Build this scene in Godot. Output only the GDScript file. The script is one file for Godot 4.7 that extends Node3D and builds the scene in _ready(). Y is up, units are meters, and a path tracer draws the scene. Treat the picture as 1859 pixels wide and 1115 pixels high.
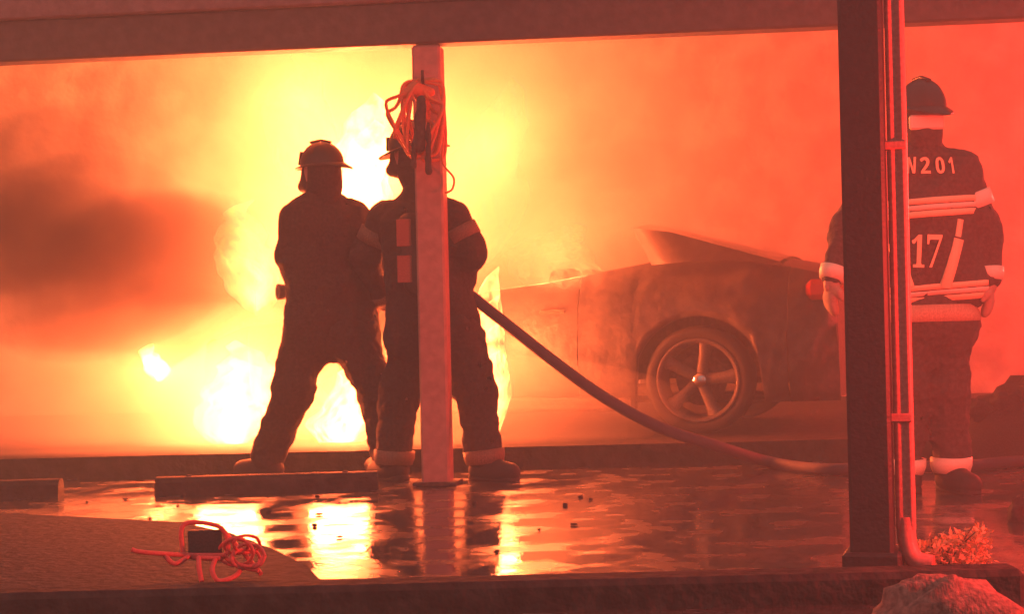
extends Node3D
# A burning car under a carport at night, three firefighters, wet asphalt, red warning beacon.

const FOCAL := 3300.0            # focal length in units of the reference frame
const EYE := 0.967               # camera height
const ROLL := 1.35               # degrees
var taken := {}
var rng := RandomNumberGenerator.new()
var M := {}
var fn := FastNoiseLite.new()

# ------------------------------------------------------------------ layout
func P(u: float, v: float, z: float) -> Vector3:      # a point at distance z in front of the door line
	var a := u - 929.5
	var b := v - 557.5
	var c := cos(deg_to_rad(ROLL))
	var s := sin(deg_to_rad(ROLL))
	return Vector3((a * c - b * s) * z / FOCAL, EYE - (a * s + b * c) * z / FOCAL, -z)

func G(u: float, v: float, h := 0.0) -> Vector3:      # a point on the ground
	var d := P(u, v, 1.0) - Vector3(0, EYE, 0)
	return Vector3(0, EYE, 0) + d * ((EYE - h) / -d.y)

# ------------------------------------------------------------------ nodes
func numbered(called: String) -> String:
	if not taken.has(called):
		taken[called] = 0
		return called
	taken[called] += 1
	return "%s_%03d" % [called, taken[called]]

func tag(o: Node, label := "", category := "", group := "", kind := "") -> Node:
	if label: o.set_meta("label", label)
	if category: o.set_meta("category", category)
	if group: o.set_meta("group", group)
	if kind: o.set_meta("kind", kind)
	return o

func thing(called: String, label: String, category: String, at := Vector3.ZERO, turn := 0.0, group := "") -> Node3D:
	var o := Node3D.new()
	o.name = numbered(called)
	add_child(o)
	o.position = at
	o.rotation.y = turn
	tag(o, label, category, group)
	return o

func put(called: String, mesh: Mesh, mat: Material, parent: Node = null) -> MeshInstance3D:
	var o := MeshInstance3D.new()
	o.mesh = mesh
	o.material_override = mat
	if parent == null:
		o.name = numbered(called)
		add_child(o)
	else:
		o.name = called
		parent.add_child(o, true)
	return o

# ------------------------------------------------------------------ shapes
func st_new() -> SurfaceTool:
	var st := SurfaceTool.new()
	st.begin(Mesh.PRIMITIVE_TRIANGLES)
	return st

func tri(st: SurfaceTool, a: Vector3, b: Vector3, c: Vector3) -> void:
	st.add_vertex(a); st.add_vertex(b); st.add_vertex(c)

func quad(st: SurfaceTool, a: Vector3, b: Vector3, c: Vector3, d: Vector3) -> void:
	tri(st, a, b, c); tri(st, a, c, d)

func done(st: SurfaceTool, smooth := false) -> ArrayMesh:
	if smooth:
		st.index()
	st.generate_normals()
	return st.commit()

# chamfered box, centred on c
func box(st: SurfaceTool, c: Vector3, size: Vector3, bevel := 0.008, basis := Basis.IDENTITY) -> void:
	var h := size * 0.5
	var e := minf(bevel, minf(h.x, minf(h.y, h.z)) * 0.6)
	st.set_smooth_group(-1)
	for ax in 3:
		for s in [-1.0, 1.0]:
			var u := (ax + 1) % 3
			var w := (ax + 2) % 3
			var q := []
			for k in [[-1, -1], [1, -1], [1, 1], [-1, 1]]:
				var p := Vector3.ZERO
				p[ax] = h[ax] * s
				p[u] = (h[u] - e) * k[0]
				p[w] = (h[w] - e) * k[1]
				q.append(c + basis * p)
			if s > 0: q.reverse()
			quad(st, q[0], q[1], q[2], q[3])
	for ax in 3:
		var u := (ax + 1) % 3
		var w := (ax + 2) % 3
		for su in [-1.0, 1.0]:
			for sw in [-1.0, 1.0]:
				var q := []
				for k in [[-1, 0], [1, 0], [1, 1], [-1, 1]]:
					var p := Vector3.ZERO
					p[ax] = (h[ax] - e) * k[0]
					p[u] = (h[u] - (0.0 if k[1] == 0 else e)) * su
					p[w] = (h[w] - (e if k[1] == 0 else 0.0)) * sw
					q.append(c + basis * p)
				if su * sw < 0: q.reverse()
				quad(st, q[0], q[1], q[2], q[3])
	for sx in [-1.0, 1.0]:
		for sy in [-1.0, 1.0]:
			for sz in [-1.0, 1.0]:
				var a := c + basis * Vector3(h.x * sx, (h.y - e) * sy, (h.z - e) * sz)
				var b := c + basis * Vector3((h.x - e) * sx, h.y * sy, (h.z - e) * sz)
				var d := c + basis * Vector3((h.x - e) * sx, (h.y - e) * sy, h.z * sz)
				if sx * sy * sz > 0: tri(st, a, d, b)
				else: tri(st, a, b, d)

func box_mesh(c: Vector3, size: Vector3, bevel := 0.008, basis := Basis.IDENTITY) -> ArrayMesh:
	var st := st_new()
	box(st, c, size, bevel, basis)
	return done(st)

func curve_points(pts: Array, per := 8) -> PackedVector3Array:   # Catmull-Rom
	var out := PackedVector3Array()
	for i in pts.size() - 1:
		var a: Vector3 = pts[maxi(i - 1, 0)]
		var b: Vector3 = pts[i]
		var c: Vector3 = pts[i + 1]
		var d: Vector3 = pts[mini(i + 2, pts.size() - 1)]
		for k in per:
			out.append(b.cubic_interpolate(c, a, d, float(k) / per))
	out.append(pts[-1])
	return out

func tube(st: SurfaceTool, pts: PackedVector3Array, r: float, sides := 10, r_end := -1.0) -> void:
	if r_end < 0: r_end = r
	st.set_smooth_group(0)
	var up := Vector3(0.13, 0.97, 0.21)
	var rings := []
	for i in pts.size():
		var t := (pts[mini(i + 1, pts.size() - 1)] - pts[maxi(i - 1, 0)]).normalized()
		var x := t.cross(up).normalized()
		if x.length() < 0.5: x = Vector3.RIGHT
		var y := x.cross(t).normalized()
		up = y
		var ring := []
		var rr := lerpf(r, r_end, float(i) / maxf(1, pts.size() - 1))
		for k in sides:
			var a := TAU * k / sides
			ring.append(pts[i] + (x * cos(a) + y * sin(a)) * rr)
		rings.append(ring)
	for i in rings.size() - 1:
		for k in sides:
			var l := (k + 1) % sides
			quad(st, rings[i][k], rings[i][l], rings[i + 1][l], rings[i + 1][k])
	st.set_smooth_group(-1)
	for k in range(1, sides - 1):
		tri(st, rings[0][0], rings[0][k + 1], rings[0][k])
		tri(st, rings[-1][0], rings[-1][k], rings[-1][k + 1])

func tube_mesh(pts: Array, r: float, per := 8, sides := 10, r_end := -1.0) -> ArrayMesh:
	var st := st_new()
	tube(st, curve_points(pts, per), r, sides, r_end)
	return done(st)

# profile: points (radius, height) turned round the y axis of b
func lathe(st: SurfaceTool, profile: Array, n := 28, b := Transform3D.IDENTITY, smooth := true) -> void:
	st.set_smooth_group(0 if smooth else -1)
	for i in profile.size() - 1:
		for k in n:
			var a0 := TAU * k / n
			var a1 := TAU * (k + 1) / n
			var p: Vector2 = profile[i]
			var q: Vector2 = profile[i + 1]
			var v := [Vector3(p.x * cos(a0), p.y, p.x * sin(a0)), Vector3(p.x * cos(a1), p.y, p.x * sin(a1)), Vector3(q.x * cos(a1), q.y, q.x * sin(a1)), Vector3(q.x * cos(a0), q.y, q.x * sin(a0))]
			if p.x > 1e-5: tri(st, b * v[0], b * v[1], b * v[2])
			if q.x > 1e-5: tri(st, b * v[0], b * v[2], b * v[3])

func lathe_mesh(profile: Array, n := 28, b := Transform3D.IDENTITY) -> ArrayMesh:
	var st := st_new()
	lathe(st, profile, n, b)
	return done(st)

# flat outline in x/z pushed up from y0 to y1
func slab_mesh(outline: PackedVector2Array, y0: float, y1: float) -> ArrayMesh:
	var st := st_new()
	st.set_smooth_group(-1)
	var idx := Geometry2D.triangulate_polygon(outline)
	for i in range(0, idx.size(), 3):
		var a := outline[idx[i]]
		var b := outline[idx[i + 1]]
		var c := outline[idx[i + 2]]
		if (b - a).cross(c - a) < 0:
			var t := b; b = c; c = t
		tri(st, Vector3(a.x, y1, a.y), Vector3(b.x, y1, b.y), Vector3(c.x, y1, c.y))
	for i in outline.size():
		var a := outline[i]
		var b := outline[(i + 1) % outline.size()]
		quad(st, Vector3(a.x, y0, a.y), Vector3(b.x, y0, b.y), Vector3(b.x, y1, b.y), Vector3(a.x, y1, a.y))
	return done(st)

# ------------------------------------------------------------------ soft bodies: capsules joined smoothly, meshed as surface nets
func capsule_d(p: Vector3, a: Vector3, b: Vector3, ra: float, rb: float) -> float:
	var ab := b - a
	var t := clampf((p - a).dot(ab) / maxf(ab.length_squared(), 1e-9), 0.0, 1.0)
	return p.distance_to(a + ab * t) - lerpf(ra, rb, t)

func field_at(bones: Array, p: Vector3, k := 45.0) -> float:
	var s := 0.0
	for b in bones:
		s += exp(-k * capsule_d(p, b[0], b[1], b[2], b[3]))
	return -log(maxf(s, 1e-30)) / k

func flesh(into: Dictionary, bones: Array, cell: float, k := 45.0, wrinkle := 0.0, freq := 9.0, floor_y := -1e9) -> void:
	var lo := Vector3.INF
	var hi := -Vector3.INF
	for b in bones:
		var r: float = maxf(b[2], b[3]) + 0.05
		lo = lo.min(b[0] - Vector3.ONE * r).min(b[1] - Vector3.ONE * r)
		hi = hi.max(b[0] + Vector3.ONE * r).max(b[1] + Vector3.ONE * r)
	var nx := int((hi.x - lo.x) / cell) + 2
	var ny := int((hi.y - lo.y) / cell) + 2
	var nz := int((hi.z - lo.z) / cell) + 2
	var sum := PackedFloat32Array()
	sum.resize(nx * ny * nz)
	for b in bones:
		var a: Vector3 = b[0]
		var ab: Vector3 = b[1] - b[0]
		var ll := maxf(ab.length_squared(), 1e-9)
		var ra: float = b[2]
		var dr: float = b[3] - b[2]
		var r: float = maxf(b[2], b[3]) + 0.05
		var l: Vector3 = ((a.min(b[1]) - Vector3.ONE * r - lo) / cell).floor()
		var h: Vector3 = ((a.max(b[1]) + Vector3.ONE * r - lo) / cell).ceil()
		var x0 := maxi(0, int(l.x))
		var x1 := mini(nx - 1, int(h.x))
		for iz in range(maxi(0, int(l.z)), mini(nz - 1, int(h.z)) + 1):
			for iy in range(maxi(0, int(l.y)), mini(ny - 1, int(h.y)) + 1):
				var row := (iz * ny + iy) * nx
				for ix in range(x0, x1 + 1):
					var pa := lo + Vector3(ix, iy, iz) * cell - a
					var t := clampf(pa.dot(ab) / ll, 0.0, 1.0)
					var d := (pa - ab * t).length() - ra - dr * t
					if d < 0.06:
						sum[row + ix] += exp(-k * d)
	var val := PackedFloat32Array()
	val.resize(sum.size())
	var at := 0
	for iz in nz:
		for iy in ny:
			for ix in nx:
				var s := sum[at]
				var d := 0.1 if s < 1e-6 else -log(s) / k
				if wrinkle > 0.0 and absf(d) < 0.058:
					var p := lo + Vector3(ix, iy, iz) * cell
					d += wrinkle * (fn.get_noise_3d(p.x * freq, p.y * freq * 1.4, p.z * freq) + 0.5 * fn.get_noise_3d(p.x * freq * 2.7, p.y * freq * 2.2 + 9.0, p.z * freq * 2.7))
				val[at] = d
				at += 1
	var verts: PackedVector3Array = into.v
	var norms: PackedVector3Array = into.n
	var index: PackedInt32Array = into.i
	var ids := PackedInt32Array()
	ids.resize(val.size())
	ids.fill(-1)
	var off := [0, 1, nx, nx + 1, nx * ny, nx * ny + 1, nx * ny + nx, nx * ny + nx + 1]
	var edges := [[0, 1], [2, 3], [4, 5], [6, 7], [0, 2], [1, 3], [4, 6], [5, 7], [0, 4], [1, 5], [2, 6], [3, 7]]
	var near := cell * 2.0
	for iz in nz - 1:
		for iy in ny - 1:
			var row := (iz * ny + iy) * nx
			for ix in nx - 1:
				var c0 := val[row + ix]
				if c0 > near or c0 < -near: continue
				var v := [0.0, 0.0, 0.0, 0.0, 0.0, 0.0, 0.0, 0.0]
				var neg := 0
				for q in 8:
					v[q] = val[row + ix + off[q]]
					if v[q] < 0.0: neg += 1
				if neg == 0 or neg == 8: continue
				var p := Vector3.ZERO
				var n := 0
				for e in edges:
					var a: float = v[e[0]]
					var b: float = v[e[1]]
					if (a < 0.0) != (b < 0.0):
						var t := a / (a - b)
						var f := Vector3(e[0] & 1, (e[0] >> 1) & 1, e[0] >> 2)
						var g := Vector3(e[1] & 1, (e[1] >> 1) & 1, e[1] >> 2)
						p += f.lerp(g, t)
						n += 1
				p = lo + (Vector3(ix, iy, iz) + p / n) * cell
				var grad := Vector3(v[1] + v[3] + v[5] + v[7] - v[0] - v[2] - v[4] - v[6], v[2] + v[3] + v[6] + v[7] - v[0] - v[1] - v[4] - v[5], v[4] + v[5] + v[6] + v[7] - v[0] - v[1] - v[2] - v[3])
				p.y = maxf(p.y, floor_y)
				ids[row + ix] = verts.size()
				verts.append(p)
				norms.append(grad.normalized())
	for iz in range(1, nz - 1):
		for iy in range(1, ny - 1):
			var row := (iz * ny + iy) * nx
			for ix in range(1, nx - 1):
				var i := row + ix
				if val[i] > near or val[i] < -near: continue
				var inside := val[i] < 0.0
				for ax in 3:
					var step: int = [1, nx, nx * ny][ax]
					if (val[i + step] < 0.0) == inside: continue
					var s1: int = [nx, nx * ny, 1][ax]
					var s2: int = [nx * ny, 1, nx][ax]
					var a := ids[i]
					var b := ids[i - s1]
					var c := ids[i - s1 - s2]
					var d := ids[i - s2]
					if a < 0 or b < 0 or c < 0 or d < 0: continue
					if inside:
						index.append_array([a, d, c, a, c, b])
					else:
						index.append_array([a, b, c, a, c, d])
	into.v = verts
	into.n = norms
	into.i = index

func fresh() -> Dictionary:
	return {"v": PackedVector3Array(), "n": PackedVector3Array(), "i": PackedInt32Array()}

func flesh_mesh(d: Dictionary) -> ArrayMesh:
	var arr := []
	arr.resize(Mesh.ARRAY_MAX)
	arr[Mesh.ARRAY_VERTEX] = d.v
	arr[Mesh.ARRAY_NORMAL] = d.n
	arr[Mesh.ARRAY_INDEX] = d.i
	var m := ArrayMesh.new()
	m.add_surface_from_arrays(Mesh.PRIMITIVE_TRIANGLES, arr)
	return m

func soft(bones: Array, cell: float, k := 45.0, wrinkle := 0.0, freq := 9.0, floor_y := -1e9) -> ArrayMesh:
	var d := fresh()
	flesh(d, bones, cell, k, wrinkle, freq, floor_y)
	return flesh_mesh(d)

# distance from inside point o along dir to where the cloth ends
func reach(bones: Array, o: Vector3, dir: Vector3) -> float:
	var t := 0.0
	for i in 60:
		var d := field_at(bones, o + dir * t)
		if d > -0.0008: break
		t += maxf(-d * 0.9, 0.002)
	return t

# a band of trim sewn round a sleeve, a leg or the coat
func band(bones: Array, a: Vector3, b: Vector3, t0: float, t1: float, lift := 0.012, n := 40) -> ArrayMesh:
	var st := st_new()
	st.set_smooth_group(0)
	var ax := (b - a).normalized()
	var x := ax.cross(Vector3(0.02, 0.1, 1.0)).normalized()
	var y := ax.cross(x).normalized()
	var rows := [[t0, -0.004], [t0 + 0.002, lift], [(t0 + t1) * 0.5, lift + 0.001], [t1 - 0.002, lift], [t1, -0.004]]
	var ring := []
	for r in rows:
		var line := []
		for k in n:
			var an := TAU * k / n
			var dir := x * cos(an) + y * sin(an)
			var o: Vector3 = a + ax * r[0]
			line.append(o + dir * (reach(bones, o, dir) + r[1]))
		ring.append(line)
	for i in rows.size() - 1:
		for k in n:
			var l := (k + 1) % n
			quad(st, ring[i][k], ring[i][l], ring[i + 1][l], ring[i + 1][k])
	return done(st)

# cloth depth seen from +z at x, y
func back_z(bones: Array, x: float, y: float, z0: float) -> float:
	var t := z0 + 0.5
	for i in 80:
		var d := field_at(bones, Vector3(x, y, t))
		if d < 0.001: break
		t -= maxf(d * 0.9, 0.001)
	return t

func back_strip(bones: Array, pts: Array, w: float, z0: float, lift := 0.012) -> ArrayMesh:
	var st := st_new()
	st.set_smooth_group(0)
	var rows := []
	for i in pts.size():
		var p: Vector2 = pts[i]
		var t: Vector2 = (pts[mini(i + 1, pts.size() - 1)] - pts[maxi(i - 1, 0)]).normalized()
		var n := Vector2(-t.y, t.x) * w * 0.5
		var row := []
		for s in [[-1.0, -0.004], [-0.96, lift], [0.0, lift], [0.96, lift], [1.0, -0.004]]:
			var q: Vector2 = p + n * s[0]
			row.append(Vector3(q.x, q.y, back_z(bones, q.x, q.y, z0) + s[1]))
		rows.append(row)
	for i in rows.size() - 1:
		for k in 4:
			quad(st, rows[i][k], rows[i + 1][k], rows[i + 1][k + 1], rows[i][k + 1])
	return done(st)

func back_text(bones: Array, text: String, at: Vector2, height: float, wide: float, z0: float, tilt: float, font_name := "Droid Sans") -> ArrayMesh:
	var tm := TextMesh.new()
	var f := SystemFont.new()
	f.font_names = PackedStringArray([font_name])
	f.font_weight = 700
	tm.font = f
	tm.text = text
	tm.font_size = 64
	tm.pixel_size = 0.01
	tm.depth = 0.006
	tm.curve_step = 1.0
	var box_ := tm.get_aabb()
	var st := st_new()
	var arr := tm.get_mesh_arrays()
	var m := ArrayMesh.new()
	var v: PackedVector3Array = arr[Mesh.ARRAY_VERTEX]
	var c := cos(tilt)
	var s := sin(tilt)
	for i in v.size():
		var q := Vector2((v[i].x - box_.get_center().x) / box_.size.x * wide, (v[i].y - box_.get_center().y) / box_.size.y * height)
		q = at + Vector2(q.x * c - q.y * s, q.x * s + q.y * c)
		v[i] = Vector3(q.x, q.y, back_z(bones, q.x, q.y, z0) + 0.008 + v[i].z)
	arr[Mesh.ARRAY_VERTEX] = v
	m.add_surface_from_arrays(Mesh.PRIMITIVE_TRIANGLES, arr)
	return m

# ------------------------------------------------------------------ materials
func noise_tex(freq: float, lo: Color, hi: Color, octaves := 4, size := 512, seed_ := 1, p0 := 0.25, p1 := 0.75) -> NoiseTexture2D:
	var n := FastNoiseLite.new()
	n.seed = seed_
	n.frequency = freq
	n.fractal_octaves = octaves
	var t := NoiseTexture2D.new()
	t.width = size
	t.height = size
	t.seamless = true
	t.noise = n
	var g := Gradient.new()
	g.offsets = PackedFloat32Array([p0, p1])
	g.colors = PackedColorArray([lo, hi])
	t.color_ramp = g
	return t

func normal_tex(freq: float, strength: float, seed_ := 3, octaves := 4) -> NoiseTexture2D:
	var t := noise_tex(freq, Color.BLACK, Color.WHITE, octaves, 512, seed_)
	t.color_ramp = null
	t.as_normal_map = true
	t.bump_strength = strength
	return t

func srgb(r: float, g: float, b: float) -> Color:     # real-world base colour to an albedo colour
	return Color(r, g, b).linear_to_srgb()

func mat(called: String, c: Color, rough := 0.8, metal := 0.0) -> StandardMaterial3D:
	var m := StandardMaterial3D.new()
	m.resource_name = called
	m.albedo_color = c
	m.roughness = rough
	m.metallic = metal
	M[called] = m
	return m

func grained(called: String, lo: Color, hi: Color, rough: float, freq := 0.02, scale := 1.0, bump := 4.0, seed_ := 1) -> StandardMaterial3D:
	var m := mat(called, Color.WHITE, rough)
	m.albedo_texture = noise_tex(freq, lo, hi, 5, 512, seed_)
	m.uv1_triplanar = true
	m.uv1_world_triplanar = true
	m.uv1_scale = Vector3.ONE * scale
	if bump > 0:
		m.normal_enabled = true
		m.normal_texture = normal_tex(freq * 2.0, bump, seed_ + 5)
		m.normal_scale = 0.6
	return m

func make_materials() -> void:
	M.flame_wisps = noise_tex(0.012, Color(0, 0, 0, 0), Color(0, 0, 0, 1), 4, 512, 61, 0.30, 0.72)
	var a := grained("asphalt", srgb(0.025, 0.024, 0.024), srgb(0.07, 0.068, 0.065), 1.0, 0.035, 0.9, 5.0, 2)
	a.roughness_texture = noise_tex(0.006, Color(0.05, 0.05, 0.05), Color(0.30, 0.30, 0.30), 4, 512, 14, 0.35, 0.72)
	a.normal_scale = 0.04
	a.metallic_specular = 0.5
	grained("concrete", srgb(0.018, 0.017, 0.016), srgb(0.042, 0.04, 0.038), 0.85, 0.02, 0.8, 5.0, 21)
	grained("stained_concrete", srgb(0.022, 0.020, 0.019), srgb(0.055, 0.05, 0.047), 0.85, 0.02, 0.9, 6.0, 22)
	M.concrete.metallic_specular = 0.25
	M.stained_concrete.metallic_specular = 0.2
	grained("stucco", srgb(0.34, 0.32, 0.30), srgb(0.52, 0.50, 0.47), 0.9, 0.012, 0.35, 4.0, 23)
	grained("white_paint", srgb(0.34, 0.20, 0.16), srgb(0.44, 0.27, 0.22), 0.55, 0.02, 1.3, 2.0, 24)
	grained("fascia_paint", srgb(0.035, 0.030, 0.028), srgb(0.07, 0.06, 0.055), 0.6, 0.02, 1.0, 3.0, 25)
	grained("dark_paint", srgb(0.007, 0.010, 0.010), srgb(0.018, 0.022, 0.022), 0.6, 0.03, 1.5, 3.0, 26)
	grained("roof_metal", srgb(0.13, 0.10, 0.09), srgb(0.2, 0.16, 0.15), 0.5, 0.02, 1.0, 2.0, 27)
	grained("gear_cloth", srgb(0.020, 0.017, 0.014), srgb(0.050, 0.042, 0.034), 0.95, 0.03, 2.5, 6.0, 28)
	grained("brown_cloth", srgb(0.040, 0.032, 0.028), srgb(0.085, 0.068, 0.056), 0.95, 0.03, 2.5, 6.0, 29)
	grained("liner_cloth", srgb(0.38, 0.26, 0.16), srgb(0.55, 0.40, 0.26), 0.9, 0.05, 3.0, 4.0, 30)
	mat("skin", srgb(0.42, 0.28, 0.21), 0.6)
	grained("helmet_shell", srgb(0.015, 0.013, 0.012), srgb(0.03, 0.025, 0.022), 0.32, 0.03, 4.0, 2.0, 31)
	grained("rubber", srgb(0.014, 0.013, 0.013), srgb(0.03, 0.028, 0.027), 0.7, 0.04, 4.0, 5.0, 32)
	grained("glove_leather", srgb(0.30, 0.22, 0.15), srgb(0.46, 0.34, 0.24), 0.8, 0.05, 4.0, 5.0, 33)
	var r := grained("reflective_trim", srgb(0.62, 0.60, 0.42), srgb(0.82, 0.80, 0.62), 0.45, 0.06, 6.0, 2.0, 34)
	r.metallic_specular = 0.6
	grained("reflective_edge", srgb(0.80, 0.56, 0.30), srgb(0.92, 0.72, 0.44), 0.5, 0.06, 6.0, 2.0, 35)
	grained("grimy_trim", srgb(0.10, 0.07, 0.05), srgb(0.26, 0.19, 0.12), 0.7, 0.04, 5.0, 3.0, 45)
	grained("red_trim", srgb(0.26, 0.07, 0.05), srgb(0.38, 0.12, 0.08), 0.6, 0.04, 5.0, 3.0, 47)
	mat("visor", srgb(0.03, 0.03, 0.03), 0.1)
	grained("hose_jacket", srgb(0.035, 0.032, 0.045), srgb(0.075, 0.07, 0.095), 0.75, 0.08, 5.0, 4.0, 36)
	grained("orange_cord", srgb(0.62, 0.16, 0.05), srgb(0.80, 0.24, 0.08), 0.5, 0.04, 4.0, 2.0, 37)
	grained("dark_plastic", srgb(0.02, 0.02, 0.02), srgb(0.05, 0.045, 0.04), 0.5, 0.04, 4.0, 2.0, 38)
	var p := grained("scorched_paint", srgb(0.035, 0.03, 0.028), srgb(0.085, 0.072, 0.066), 0.5, 0.022, 0.9, 3.0, 39)
	p.clearcoat_enabled = true
	p.clearcoat = 0.3
	p.clearcoat_roughness = 0.3
	grained("burnt_metal", srgb(0.03, 0.024, 0.02), srgb(0.12, 0.08, 0.06), 0.85, 0.02, 2.0, 6.0, 40)
	grained("alloy", srgb(0.045, 0.04, 0.038), srgb(0.12, 0.11, 0.10), 0.5, 0.03, 5.0, 2.0, 46)
	mat("chrome", srgb(0.7, 0.7, 0.7), 0.12, 1.0)
	mat("tail_lens", srgb(0.55, 0.03, 0.03), 0.12)
	var gl := mat("tinted_glass", Color(0.05, 0.05, 0.05, 0.35), 0.05)
	gl.transparency = BaseMaterial3D.TRANSPARENCY_ALPHA
	grained("red_enamel", srgb(0.55, 0.06, 0.06), srgb(0.72, 0.12, 0.10), 0.4, 0.04, 4.0, 2.0, 41)
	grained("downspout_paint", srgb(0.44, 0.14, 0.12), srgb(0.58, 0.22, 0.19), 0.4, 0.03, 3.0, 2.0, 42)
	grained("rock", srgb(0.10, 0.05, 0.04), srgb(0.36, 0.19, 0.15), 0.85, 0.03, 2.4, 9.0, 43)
	grained("char", srgb(0.010, 0.009, 0.008), srgb(0.05, 0.042, 0.036), 0.9, 0.03, 5.0, 8.0, 44)
	var lf := mat("dry_leaf", srgb(0.52, 0.34, 0.18), 0.7)
	lf.backlight_enabled = true
	lf.backlight = srgb(0.3, 0.18, 0.06)
	mat("twig", srgb(0.12, 0.08, 0.05), 0.9)

func fire_color() -> Color:
	return Color(1.0, 0.130, 0.032).linear_to_srgb()

# ------------------------------------------------------------------ fire and smoke
func flame_shell(seed_: int, height: float, radius: float, lean: Vector3, s: float, squash := 1.0) -> ArrayMesh:
	var n := FastNoiseLite.new()
	n.seed = seed_
	n.frequency = 1.0
	var st := st_new()
	st.set_smooth_group(0)
	var rows := 16
	var cols := 20
	var pts := []
	for i in rows + 1:
		var t := float(i) / rows
		var r := radius * s * minf(1.0, pow(sin(minf(t * 2.6, PI * 0.5)), 0.6)) * pow(1.0 - t, 0.62) + 0.002
		var c := lean * t * t + Vector3(n.get_noise_2d(t * 1.7, 3.0), 0, n.get_noise_2d(t * 1.7, 9.0)) * radius * 0.9 * t
		c.y = height * (t * s + (1.0 - s) * 0.22)
		var row := []
		for k in cols:
			var a := TAU * k / cols
			var q := 1.0 + 0.55 * n.get_noise_3d(cos(a) * 1.1, sin(a) * 1.1, t * 2.6) + 0.25 * n.get_noise_3d(cos(a) * 3.0, sin(a) * 3.0, t * 6.0)
			row.append(c + Vector3(cos(a) * r * q, radius * 0.35 * n.get_noise_2d(cos(a) * 2.0 + 5.0, sin(a) * 2.0) * (1.0 - t), sin(a) * r * q * squash))
		pts.append(row)
	for i in rows:
		for k in cols:
			var l := (k + 1) % cols
			quad(st, pts[i][k], pts[i][l], pts[i + 1][l], pts[i + 1][k])
	return done(st)

var shell_mats := []
func flame(at: Vector3, height: float, radius: float, lean: Vector3, power: float, label: String, lamp_energy: float, lamp_up := 0.45, shells := 6, squash := 1.0) -> void:
	var t := thing("flame", label, "fire", at, 0.0, "flames of the burning car")
	var sd := rng.randi() % 1000
	var m := StandardMaterial3D.new()
	m.resource_name = "flame_gas"
	m.transparency = BaseMaterial3D.TRANSPARENCY_ALPHA
	m.albedo_color = Color(1, 1, 1, 0.13)
	m.albedo_texture = M.flame_wisps
	m.uv1_triplanar = true
	m.uv1_scale = Vector3(1.3, 0.8, 1.3)
	m.roughness = 1.0
	m.specular_mode = BaseMaterial3D.SPECULAR_DISABLED
	m.emission_enabled = true
	m.emission = fire_color()
	m.emission_energy_multiplier = power
	for k in shells:
		put("flame_tongue", flame_shell(sd, height, radius, lean, 1.0 - 0.82 * k / shells, squash), m, t)
	if lamp_energy > 0.0:
		var l := OmniLight3D.new()
		l.name = "flame_light"
		l.light_color = fire_color()
		l.light_energy = lamp_energy
		l.light_size = minf(radius * 0.7, 0.35)
		l.omni_range = 40.0
		l.omni_attenuation = 2.0
		l.shadow_enabled = true
		l.position = Vector3(0, height * lamp_up, 0) + lean * lamp_up * lamp_up
		t.add_child(l)

func smoke(at: Vector3, size: Vector3, density: float, albedo: Color, turn := Vector3.ZERO, shape := RenderingServer.FOG_VOLUME_SHAPE_ELLIPSOID, called := "smoke", label := "orange lit smoke rolling off the burning car") -> FogVolume:
	var f := FogVolume.new()
	f.name = numbered(called)
	f.shape = shape
	f.size = size
	f.position = at
	f.rotation_degrees = turn
	var m := FogMaterial.new()
	m.resource_name = called
	m.density = density
	m.albedo = albedo
	f.material = m
	add_child(f)
	tag(f, label, "smoke" if called == "smoke" else "water", "", "stuff")
	return f

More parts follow.
